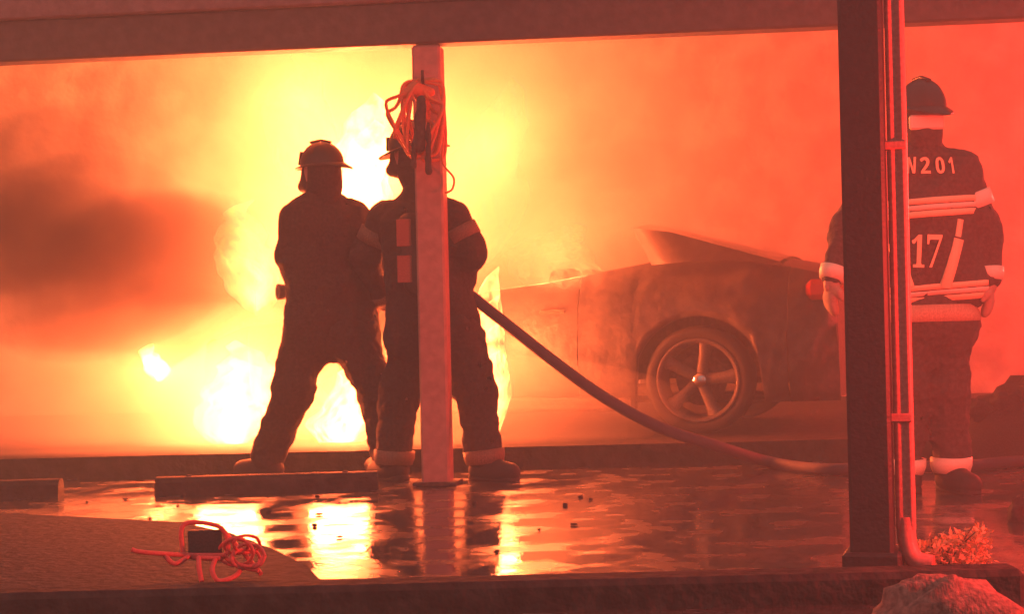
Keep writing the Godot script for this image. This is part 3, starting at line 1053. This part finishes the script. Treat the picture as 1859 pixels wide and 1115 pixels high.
	smoke(Vector3(-0.7, 2.0, -13.3), Vector3(4.2, 4.0, 3.2), 0.18, warm)
	smoke(Vector3(-0.8, 2.2, -13.0), Vector3(2.6, 2.4, 1.8), 0.20, warm)
	for k in 10:
		var u := rng.randf_range(-80, 290)
		var v := rng.randf_range(340, 500) + 0.12 * u
		var n := rng.randf_range(0.75, 1.25)
		smoke(P(u, v, rng.randf_range(11.1, 11.8)), Vector3(n * 1.45, n * 0.8, 1.0), rng.randf_range(0.4, 0.65), dull, Vector3(0, 0, rng.randf_range(-5, 35)))
	for k in 4:
		smoke(P(rng.randf_range(60, 400), rng.randf_range(130, 320), rng.randf_range(12.2, 13.0)), Vector3(rng.randf_range(0.8, 1.5), rng.randf_range(0.6, 1.1), 0.9), rng.randf_range(0.10, 0.2), dull, Vector3(0, 0, rng.randf_range(0, 70)))
	for k in 4:
		smoke(P(rng.randf_range(860, 1150), rng.randf_range(230, 400), rng.randf_range(11.9, 12.6)), Vector3(rng.randf_range(0.5, 1.1), rng.randf_range(0.25, 0.5), 0.6), rng.randf_range(0.12, 0.25), dull, Vector3(0, 0, rng.randf_range(0, 40)))
	smoke(P(335, 575, 11.9), Vector3(1.1, 0.42, 0.7), 0.6, dull, Vector3(0, 0, 30))
	smoke(Vector3(-1.9, 0.28, -11.15), Vector3(3.8, 0.62, 0.5), 0.7, warm)
	smoke(Vector3(-2.2, 0.55, -11.9), Vector3(3.2, 1.0, 1.4), 0.45, warm)
	smoke(Vector3(-3.6, 0.35, -12.3), Vector3(3.4, 0.9, 1.6), 0.5, warm)
	smoke(Vector3(-0.4, 0.33, -11.4), Vector3(3.0, 0.7, 0.8), 0.40, warm)
	smoke(Vector3(0.8, 2.2, -13.4), Vector3(3.6, 2.6, 2.4), 0.16, warm)
	smoke(Vector3(0.4, 1.65, -12.3), Vector3(2.2, 0.9, 1.2), 0.35, warm)
	smoke(Vector3(3.6, 1.8, -13.2), Vector3(4.4, 3.6, 2.8), 0.12, warm)
	smoke(Vector3(0.1, 0.9, -11.12), Vector3(1.0, 1.5, 0.5), 0.16, warm)
	smoke(Vector3(1.5, 0.9, -10.95), Vector3(2.4, 1.1, 0.4), 0.22, dull)
	smoke(P(1270, 480, 11.3), Vector3(1.2, 0.42, 0.5), 0.5, dull, Vector3(0, 0, -14))
	smoke(P(1400, 520, 11.1), Vector3(1.0, 0.5, 0.5), 0.4, dull, Vector3(0, 0, -8))
	# water fog from the nozzle
	var nz := P(528, 528, 10.75)
	var aim := (P(385, 800, 12.0) - nz).normalized()
	var len_ := 1.7
	var sp := smoke(nz + aim * len_ * 0.5, Vector3(1.15, len_, 1.15), 0.9, srgb(0.97, 0.97, 0.97), Vector3.ZERO, RenderingServer.FOG_VOLUME_SHAPE_CONE, "water_spray", "cone of water spray from the left firefighter's nozzle towards the car's front")
	var ys := -aim
	var xs := ys.cross(Vector3(0, 0, 1)).normalized()
	sp.basis = Basis(xs, ys, xs.cross(ys))

	# ---------------- people
	people()
	small_things(np)
	beacons()

func people() -> void:
	# first, at the left
	var z := 10.5
	var f1 := Vector3(-0.86, 0, -0.5).normalized()
	var r1 := f1.cross(Vector3.UP).normalized()
	var b1 := P(596, 800, z)
	b1.y = 0.0
	var J := {"base": b1, "face": f1, "right": Vector3(0.93, 0, -0.36).normalized(), "head": P(586, 318, z), "neck": P(588, 357, z),
		"sl": P(545, 394, z - 0.05), "sr": P(645, 402, z + 0.1), "chest": P(588, 430, z), "waist": P(594, 510, z), "hip": P(600, 575, z),
		"el": P(530, 464, z - 0.05), "wl": P(556, 525, z + 0.28), "er": P(672, 482, z + 0.15), "wr": P(600, 528, z + 0.38),
		"hl": P(566, 610, z), "hr": P(642, 614, z), "kl": P(530, 715, z - 0.02), "kr": P(692, 730, z), "al": P(487, 828, z + 0.12), "ar": P(704, 838, z + 0.05),
		"toe_l": Vector3(-0.85, 0, -0.5), "toe_r": Vector3(-0.5, 0, -0.85), "hand_l": Vector3(-0.5, -0.1, -0.8), "palm_l": Vector3(0.3, -0.9, -0.2), "hand_r": Vector3(-0.7, 0, -0.7), "palm_r": Vector3(0, -1, 0), "curl": 0.75,
		"hat_face": Vector3(-0.95, 0, -0.3), "hat_tilt": -0.05, "rear": 0.045, "hat_scale": 0.93, "pocket_l": true}
	for k in ["al", "ar"]: J[k].y = 0.085
	var a := firefighter("firefighter in dark bunker gear bracing at left of the pale post, back turned", J, M.gear_cloth, M.gear_cloth)
	# second, behind the pale post
	z = 10.28
	var b2 := P(795, 800, z)
	b2.y = 0.0
	J = {"base": b2, "face": Vector3(-0.92, -0.05, -0.4).normalized(), "right": Vector3(0.93, 0, -0.36).normalized(), "head": P(750, 286, z), "neck": P(762, 346, z),
		"sl": P(698, 394, z + 0.08), "sr": P(822, 392, z - 0.05), "chest": P(768, 435, z), "waist": P(776, 520, z), "hip": P(784, 580, z),
		"el": P(664, 468, z + 0.12), "wl": P(690, 540, z + 0.28), "er": P(856, 456, z - 0.06), "wr": P(832, 522, z + 0.10),
		"hl": P(752, 612, z), "hr": P(826, 612, z - 0.02), "kl": P(722, 725, z + 0.04), "kr": P(864, 712, z - 0.04), "al": P(716, 838, z + 0.04), "ar": P(880, 846, z - 0.05),
		"toe_l": Vector3(-0.6, 0, -0.8), "toe_r": Vector3(0.75, 0, 0.65), "hand_l": Vector3(-0.6, -0.3, -0.7), "palm_l": Vector3(0.1, -1, 0), "hand_r": Vector3(-0.5, -0.6, -0.5), "palm_r": Vector3(-0.6, 0.3, -0.4), "curl": 0.75,
		"hat_face": Vector3(-0.97, 0, -0.25), "hat_tilt": -0.22, "rear": 0.06, "front_brim": 0.055, "pocket_r": true}
	J.toe_r = J.toe_r.normalized()
	for k in ["al", "ar"]: J[k].y = 0.085
	a = firefighter("firefighter gripping the hose behind the pale post, elbow bent out at right", J, M.gear_cloth, M.gear_cloth)
	trim(a, M.grimy_trim)
	put("air_pack_bottle", soft([[a.L.chest + Vector3(-0.06, 0.07, 0.19), a.L.waist + Vector3(-0.05, 0.02, 0.20), 0.075, 0.075]], 0.012, 45.0), M.dark_plastic, a.root)
	for dy in [0.03, -0.17]:
		put("reflective_patch", box_mesh(a.L.chest + Vector3(-0.092, dy, 0.262), Vector3(0.085, 0.15, 0.012), 0.03, Basis(Vector3.UP, -0.3)), M.red_trim, a.root)
	# third, standing at the right
	z = 9.05
	var b3 := P(1690, 880, z)
	b3.y = 0.0
	J = {"base": b3, "face": Vector3(0.1, 0, -1).normalized(), "right": Vector3(1, 0, 0.05).normalized(), "head": P(1672, 218, z), "neck": P(1674, 268, z),
		"sl": P(1606, 312, z), "sr": P(1745, 310, z), "chest": P(1680, 370, z), "waist": P(1686, 450, z), "hip": P(1690, 498, z),
		"el": P(1540, 410, z), "wl": P(1513, 498, z - 0.05), "er": P(1786, 420, z), "wr": P(1794, 500, z - 0.05),
		"hl": P(1652, 590, z), "hr": P(1722, 590, z), "kl": P(1646, 715, z - 0.02), "kr": P(1722, 715, z), "al": P(1642, 845, z), "ar": P(1726, 842, z),
		"toe_l": Vector3(-0.25, 0, -0.95), "toe_r": Vector3(0.25, 0, 0.95), "hand_l": Vector3(-0.1, -1, -0.1), "palm_l": Vector3(0.9, 0, -0.3), "hand_r": Vector3(0.02, -1, -0.1), "palm_r": Vector3(-0.9, 0, -0.3), "curl": 0.32,
		"hat_face": Vector3(-0.35, 0, -0.95).normalized(), "hat_tilt": 0.05, "rear": 0.05, "coat_drop": 0.045, "leg_scale": 0.86}
	for k in ["al", "ar"]: J[k].y = 0.085
	a = firefighter("firefighter numbered 17 standing with back turned, right of the dark post", J, M.brown_cloth, M.brown_cloth)
	trim(a, M.reflective_trim)
	var t: Array = a.torso
	var c: Vector3 = a.L.hip
	for q in [[0.415, 0.446, M.reflective_edge], [0.385, 0.412, M.reflective_trim], [0.350, 0.382, M.reflective_edge]]:
		put("chest_stripe", band(t, a.L.hip, a.L.chest + Vector3(0, 0.02, 0), q[0] - 0.07, q[1] - 0.07), q[2], a.root)
	for q in [[-0.138, -0.108, M.reflective_edge], [-0.105, -0.080, M.reflective_trim], [-0.077, -0.048, M.reflective_edge]]:
		put("hem_stripe", band(t, a.L.hip, a.L.waist, q[0], q[1]), q[2], a.root)
	var up := func(u: float, v: float) -> Vector2:
		var p: Vector3 = P(u, v, z - 0.16) - b3
		return Vector2(p.x, p.y)
	var z0: float = a.L.chest.z
	for q in [["H", 1630, 0.042], ["W", 1654, 0.07], ["2", 1682, 0.048], ["0", 1709, 0.042], ["1", 1729, 0.022]]:
		put("letter", back_text(t, q[0], up.call(q[1], 299), 0.082, q[2], z0, deg_to_rad(0.5)), M.reflective_edge, a.root)
	for q in [["1", 1666, 0.062], ["7", 1694, 0.072]]:
		put("number", back_text(t, q[0], up.call(q[1], 456), 0.16, q[2], z0, deg_to_rad(-3.0), "Droid Serif"), M.reflective_edge, a.root)
	for q in [[1744, 398, 1738, 430], [1740, 434, 1716, 522], [1624, 440, 1650, 522]]:
		var pts := []
		for k in 8:
			pts.append(up.call(lerpf(q[0], q[2], k / 7.0), lerpf(q[1], q[3], k / 7.0)))
		var wide := 0.05 if q[0] != 1744 else 0.03
		put("suspender_stripe", back_strip(t, pts, wide, z0), M.reflective_edge, a.root)
	put("shirt_tail", band(a.legs, a.L.hip - Vector3(0, 0.05, 0), a.L.hip - Vector3(0, 0.5, 0), 0.10, 0.185, 0.014), M.liner_cloth, a.root)
	var hd: Vector3 = a.L.head
	put("neck_panel", box_mesh(hd + Vector3(0.0, -0.022, 0.108), Vector3(0.17, 0.072, 0.03), 0.014), M.reflective_trim, a.root)

func trim(a: Dictionary, cloth: Material) -> void:
	var s: Array = a.sleeves
	for k in ["l", "r"]:
		var arm := [s[0], s[1]] if k == "l" else [s[2], s[3]]
		var e: Vector3 = a.L["e" + k]
		var w: Vector3 = a.L["w" + k]
		var h: Vector3 = a.L["s" + k]
		var l := (w - e).length()
		put("cuff_stripe", band(arm, e, w, l - 0.035, l + 0.035), cloth, a.root)
		l = (e - h).length()
		put("sleeve_stripe", band(arm, h, e, l * 0.5 - 0.04, l * 0.5 + 0.04), cloth, a.root)
		var g: Array = a.legs
		var n: Vector3 = a.L["k" + k]
		var f: Vector3 = a.L["a" + k]
		l = (f - n).length()
		put("ankle_stripe", band(g, n, f, l - 0.085, l - 0.005), cloth, a.root)

func small_things(np: Vector3) -> void:
	# hose from the nozzle, past the second firefighter, down to the asphalt and away to the right
	var hp := []
	for q in [[560, 530, 10.86], [600, 530, 10.92], [690, 545, 10.6], [770, 530, 10.45], [835, 527, 10.36], [900, 573, 10.34], [1000, 652, 10.3], [1100, 724, 10.25], [1200, 777, 10.2], [1300, 810, 10.2]]:
		hp.append(P(q[0], q[1], q[2]))
	for q in [[1400, 840], [1500, 852], [1620, 848], [1750, 846], [1859, 838], [1990, 850]]:
		var p := G(q[0], q[1], 0.035)
		hp.append(p)
	var h := thing("fire_hose", "dark fire hose sagging from the firefighters' hands down to the ground", "hose")
	put("hose_line", tube_mesh(hp, 0.033, 8, 14), M.hose_jacket, h)
	var n0: Vector3 = hp[0]
	var dir: Vector3 = (hp[0] - hp[1]).normalized()
	var bs := Basis(dir.cross(Vector3.FORWARD).normalized(), dir, dir.cross(Vector3.FORWARD).normalized().cross(dir))
	put("nozzle", lathe_mesh([Vector2(0.0, -0.02), Vector2(0.036, -0.02), Vector2(0.036, 0.04), Vector2(0.028, 0.06), Vector2(0.028, 0.12), Vector2(0.045, 0.14), Vector2(0.048, 0.19), Vector2(0.03, 0.19), Vector2(0.0, 0.17)], 20, Transform3D(bs, n0)), M.dark_plastic, h)

	# coil of orange cord and dark straps hanging on the pale post
	var cc := P(768, 215, 9.86)
	var coil := thing("cord_coil", "orange cord looped in a coil on the upper part of the pale post", "cord", cc)
	for k in 9:
		var st := st_new()
		var pts := PackedVector3Array()
		var w := 0.065 + 0.045 * rng.randf()
		var hgt := 0.14 + 0.08 * rng.randf()
		var cx := rng.randf_range(-0.05, 0.03)
		var tw := rng.randf_range(-0.4, 0.4)
		for j in 33:
			var an := TAU * j / 32.0
			var p := Vector3(cos(an) * w * (1.0 + 0.3 * sin(an + k)), sin(an + 0.5 * sin(an * 2.0 + k)) * hgt, 0.03 + 0.012 * k + 0.012 * sin(an * 2.0 + k))
			p = Basis(Vector3(0, 0, 1), tw) * p
			pts.append(p + Vector3(cx, 0.06 - hgt * 0.35, 0))
		tube(st, pts, 0.0095, 7)
		put("loop", done(st), M.orange_cord, coil)
	put("hook", tube_mesh([Vector3(0.01, 0.17, -0.05), Vector3(0.01, 0.18, 0.10), Vector3(0.01, 0.20, 0.15), Vector3(0.01, 0.24, 0.15)], 0.009, 5, 8), M.burnt_metal, coil)
	put("wrap", soft([[Vector3(-0.09, 0.12, 0.08), Vector3(-0.03, 0.15, 0.09), 0.028, 0.03], [Vector3(-0.03, 0.15, 0.09), Vector3(0.05, 0.13, 0.09), 0.03, 0.024]], 0.009, 60.0), M.orange_cord, coil)
	for q in [[0.0, 0.08, -0.02, -0.16, 0.036], [0.035, -0.05, 0.03, -0.30, 0.020], [-0.035, -0.10, -0.05, -0.27, 0.016]]:
		put("cloth_strap", soft([[Vector3(q[0], q[1], 0.15), Vector3(q[2], q[3], 0.13), q[4] * 0.7, q[4]]], 0.01, 60.0, 0.01, 9.0), M.brown_cloth, coil)
	var tail := tube_mesh([Vector3(0.06, -0.02, 0.06), Vector3(0.11, -0.1, 0.05), Vector3(0.10, -0.22, 0.05), Vector3(0.115, -0.27, 0.04), Vector3(0.16, -0.33, 0.03), Vector3(0.15, -0.39, 0.03), Vector3(0.11, -0.41, 0.03)], 0.006, 8, 7)
	put("loose_end", tail, M.orange_cord, coil)

	# toppled frame on the kerb island
	var fz := 6.2
	var fb := P(390, 1056, fz)
	var fr := thing("metal_frame", "toppled red tubular frame with a dark square panel on the kerb island", "metal frame", Vector3(fb.x, 0.05, fb.z))
	var fp := func(u: float, v: float, dz: float) -> Vector3:
		var p: Vector3 = P(u, v, fz + dz) - fr.position
		p.y = maxf(p.y, 0.009)
		return p
	var rails := [[[334, 1010, 0.0], [335, 952, 0.02], [404, 960, 0.04], [408, 1012, 0.02], [336, 1010, 0.0]], [[240, 998, -0.1], [262, 1003, -0.09], [345, 1008, 0.0], [410, 1008, 0.0]], [[298, 1006, -0.04], [318, 1024, -0.06], [346, 1008, 0.0]],
		[[362, 1012, -0.04], [362, 1030, -0.09], [367, 1056, -0.12]], [[362, 1013, -0.04], [400, 1014, -0.04]], [[392, 1015, -0.04], [386, 1036, -0.1], [398, 1055, -0.12], [428, 1046, -0.08], [440, 1030, 0.0]],
		[[405, 962, 0.04], [425, 985, 0.08], [448, 1010, 0.06], [474, 1042, 0.0]], [[408, 1010, 0.02], [430, 1026, -0.02], [470, 1036, -0.04]]]
	for r in rails:
		var pts := []
		for q in r: pts.append(fp.call(q[0], q[1], q[2]))
		put("rail", tube_mesh(pts, 0.0085, 6, 8), M.red_enamel, fr)
	put("panel", box_mesh(fp.call(373, 987, 0.04), Vector3(0.115, 0.094, 0.016), 0.006, Basis(Vector3.UP, 0.1)), M.dark_plastic, fr)
	for k in 6:
		var pts := []
		var u0 := 436.0 + rng.randf_range(-18, 18)
		var v0 := 1008.0 + rng.randf_range(-22, 18)
		for j in 9:
			var an := TAU * j / 8.0
			pts.append(fp.call(u0 + cos(an) * (22 + k * 2), v0 + sin(an) * (14 + 2 * k), 0.05 * sin(an + k)))
		put("wire_loop", tube_mesh(pts, 0.006, 4, 7), M.red_enamel, fr)

	# boulder, dry shrub, heap, stone at the right
	var br := G(1705, 1116, 0.06)
	var bo := thing("boulder", "rough flat topped boulder in the lower right corner, rim lit red", "boulder", Vector3(br.x, 0.0, br.z + 0.02))
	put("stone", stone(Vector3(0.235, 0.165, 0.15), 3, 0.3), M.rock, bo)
	var sr := G(1728, 1046)
	var sh := thing("dry_shrub", "low dry shrub glowing red behind the boulder, right of the downspout", "shrub", Vector3(sr.x - 0.01, 0, sr.z - 0.15))
	for k in 9:
		var an := rng.randf_range(-1.0, 1.0)
		put("stem", tube_mesh([Vector3(rng.randf_range(-0.05, 0.05), 0, 0), Vector3(an * 0.07, 0.05, rng.randf_range(-0.04, 0.04)), Vector3(an * 0.15 + 0.02, 0.09 + 0.05 * rng.randf() + 0.04 * an, rng.randf_range(-0.06, 0.06))], 0.004, 4, 5, 0.002), M.twig, sh)
	var st := st_new()
	st.set_smooth_group(-1)
	for k in 2200:
		var x := rng.randf_range(-0.17, 0.17)
		var top := 0.075 + 0.075 * (x + 0.17) / 0.34 + 0.02 * fn.get_noise_2d(x * 20.0, 2.0)
		var c := Vector3(x, rng.randf() * top, rng.randf_range(-0.09, 0.09))
		var b := Basis.from_euler(Vector3(rng.randf() * TAU, rng.randf() * TAU, rng.randf() * TAU))
		var l := rng.randf_range(0.014, 0.030)
		quad(st, c, c + b * Vector3(l * 0.45, l * 0.25, 0.002), c + b * Vector3(l * 1.1, 0, 0.004), c + b * Vector3(l * 0.45, -l * 0.25, 0.002))
	tag(put("leaves", done(st), M.dry_leaf, sh), "", "", "", "stuff")
	var hh := P(1835, 800, 10.75)
	var heap := thing("debris_heap", "low dark heap at the right edge behind the standing firefighter's legs", "heap", Vector3(hh.x + 0.12, 0.0, -10.75))
	put("heap_mound", stone(Vector3(0.52, 0.50, 0.30), 9, 0.25), M.char, heap)
	for k in 5:
		var s := put("scrap", stone(Vector3(0.10, 0.07, 0.08), 20 + k, 0.4), M.char, heap)
		s.position = Vector3(-0.35 + 0.16 * k, 0.30 + 0.04 * k, 0.12 + 0.03 * (k % 2))
	var sp := G(1856, 946)
	tag(put("loose_stone", stone(Vector3(0.06, 0.07, 0.06), 31, 0.3), M.char), "dark lump on the asphalt at the right edge below the heap", "stone")
	get_child(get_child_count() - 1).position = Vector3(sp.x, 0.03, sp.z)
	# charred scraps on the wet asphalt
	var chips := [stone(Vector3(0.03, 0.016, 0.022), 41, 0.6), stone(Vector3(0.022, 0.02, 0.02), 42, 0.6), stone(Vector3(0.045, 0.012, 0.02), 43, 0.6)]
	var spots := []
	for k in 9: spots.append([rng.randf_range(270, 640), rng.randf_range(900, 985)])
	for k in 7: spots.append([rng.randf_range(860, 1180), rng.randf_range(900, 1010)])
	for k in 3: spots.append([rng.randf_range(60, 330), rng.randf_range(900, 930)])
	for q in spots:
		var p := G(q[0], q[1])
		var c := put("charred_scrap", chips[rng.randi() % 3], M.char)
		tag(c, "small charred scrap lying on the wet asphalt", "scrap", "charred scraps on the wet asphalt")
		c.position = p + Vector3(0, 0.006, 0)
		c.rotation.y = rng.randf() * TAU
		c.scale = Vector3.ONE * rng.randf_range(0.25, 0.6)

func stone(r: Vector3, seed_: int, rough: float) -> ArrayMesh:
	var n := FastNoiseLite.new()
	n.seed = seed_
	n.frequency = 1.0
	var st := st_new()
	st.set_smooth_group(0)
	var rows := 14
	var cols := 22
	var pts := []
	for i in rows + 1:
		var t := PI * i / rows
		var row := []
		for k in cols:
			var a := TAU * k / cols
			var d := Vector3(sin(t) * cos(a), cos(t), sin(t) * sin(a))
			var q := 1.0 + rough * (n.get_noise_3dv(d * 1.3) + 0.5 * n.get_noise_3dv(d * 3.4) + 0.25 * n.get_noise_3dv(d * 8.0))
			row.append(d * r * q)
		pts.append(row)
	for i in rows:
		for k in cols:
			var l := (k + 1) % cols
			quad(st, pts[i][k], pts[i + 1][k], pts[i + 1][l], pts[i][l])
	return done(st)

# warning beacons of the crew, out of frame at the right: they light the downspout, the coats and the post red
func beacons() -> void:
	for q in [[Vector3(3.0, 0, -5.45), 0.95, 27.0, "red warning beacon on a tripod, off to the right of the dark post"], [Vector3(-4.6, 0, -4.2), 1.7, 14.0, "red warning beacon on a tripod, off to the left of the kerb island"], [Vector3(5.3, 0.13, -12.2), 1.6, 48.0, "red warning beacon on a tripod, inside the carport beyond the dark heap"]]:
		var t := thing("warning_beacon", q[3], "beacon", q[0], 0.0, "red warning beacons")
		var h: float = q[1]
		put("mast", tube_mesh([Vector3(0, 0.25, 0), Vector3(0, h - 0.09, 0)], 0.018, 2, 10), M.dark_plastic, t)
		for k in 3:
			var a := TAU * k / 3.0 + 0.4
			put("leg", tube_mesh([Vector3(0, 0.45, 0), Vector3(cos(a) * 0.35, 0.012, sin(a) * 0.35)], 0.012, 2, 8), M.dark_plastic, t)
		put("housing", lathe_mesh([Vector2(0.0, h - 0.10), Vector2(0.09, h - 0.10), Vector2(0.095, h - 0.06), Vector2(0.08, h - 0.05)], 24), M.dark_plastic, t)
		var lens := mat("beacon_lens", srgb(0.6, 0.02, 0.02), 0.2)
		lens.emission_enabled = true
		lens.emission = Color(1.0, 0.028, 0.020).linear_to_srgb()
		lens.emission_energy_multiplier = 6.0
		put("light_lens", lathe_mesh([Vector2(0.08, h - 0.05), Vector2(0.08, h + 0.05), Vector2(0.06, h + 0.09), Vector2(0.0, h + 0.10)], 24), lens, t)
		var l := OmniLight3D.new()
		l.name = "beacon_light"
		l.light_color = Color(1.0, 0.028, 0.020).linear_to_srgb()
		l.light_energy = q[2]
		l.light_size = 0.07
		l.omni_range = 40.0
		l.omni_attenuation = 2.0
		l.shadow_enabled = true
		l.position = Vector3(0, h, 0)
		t.add_child(l)
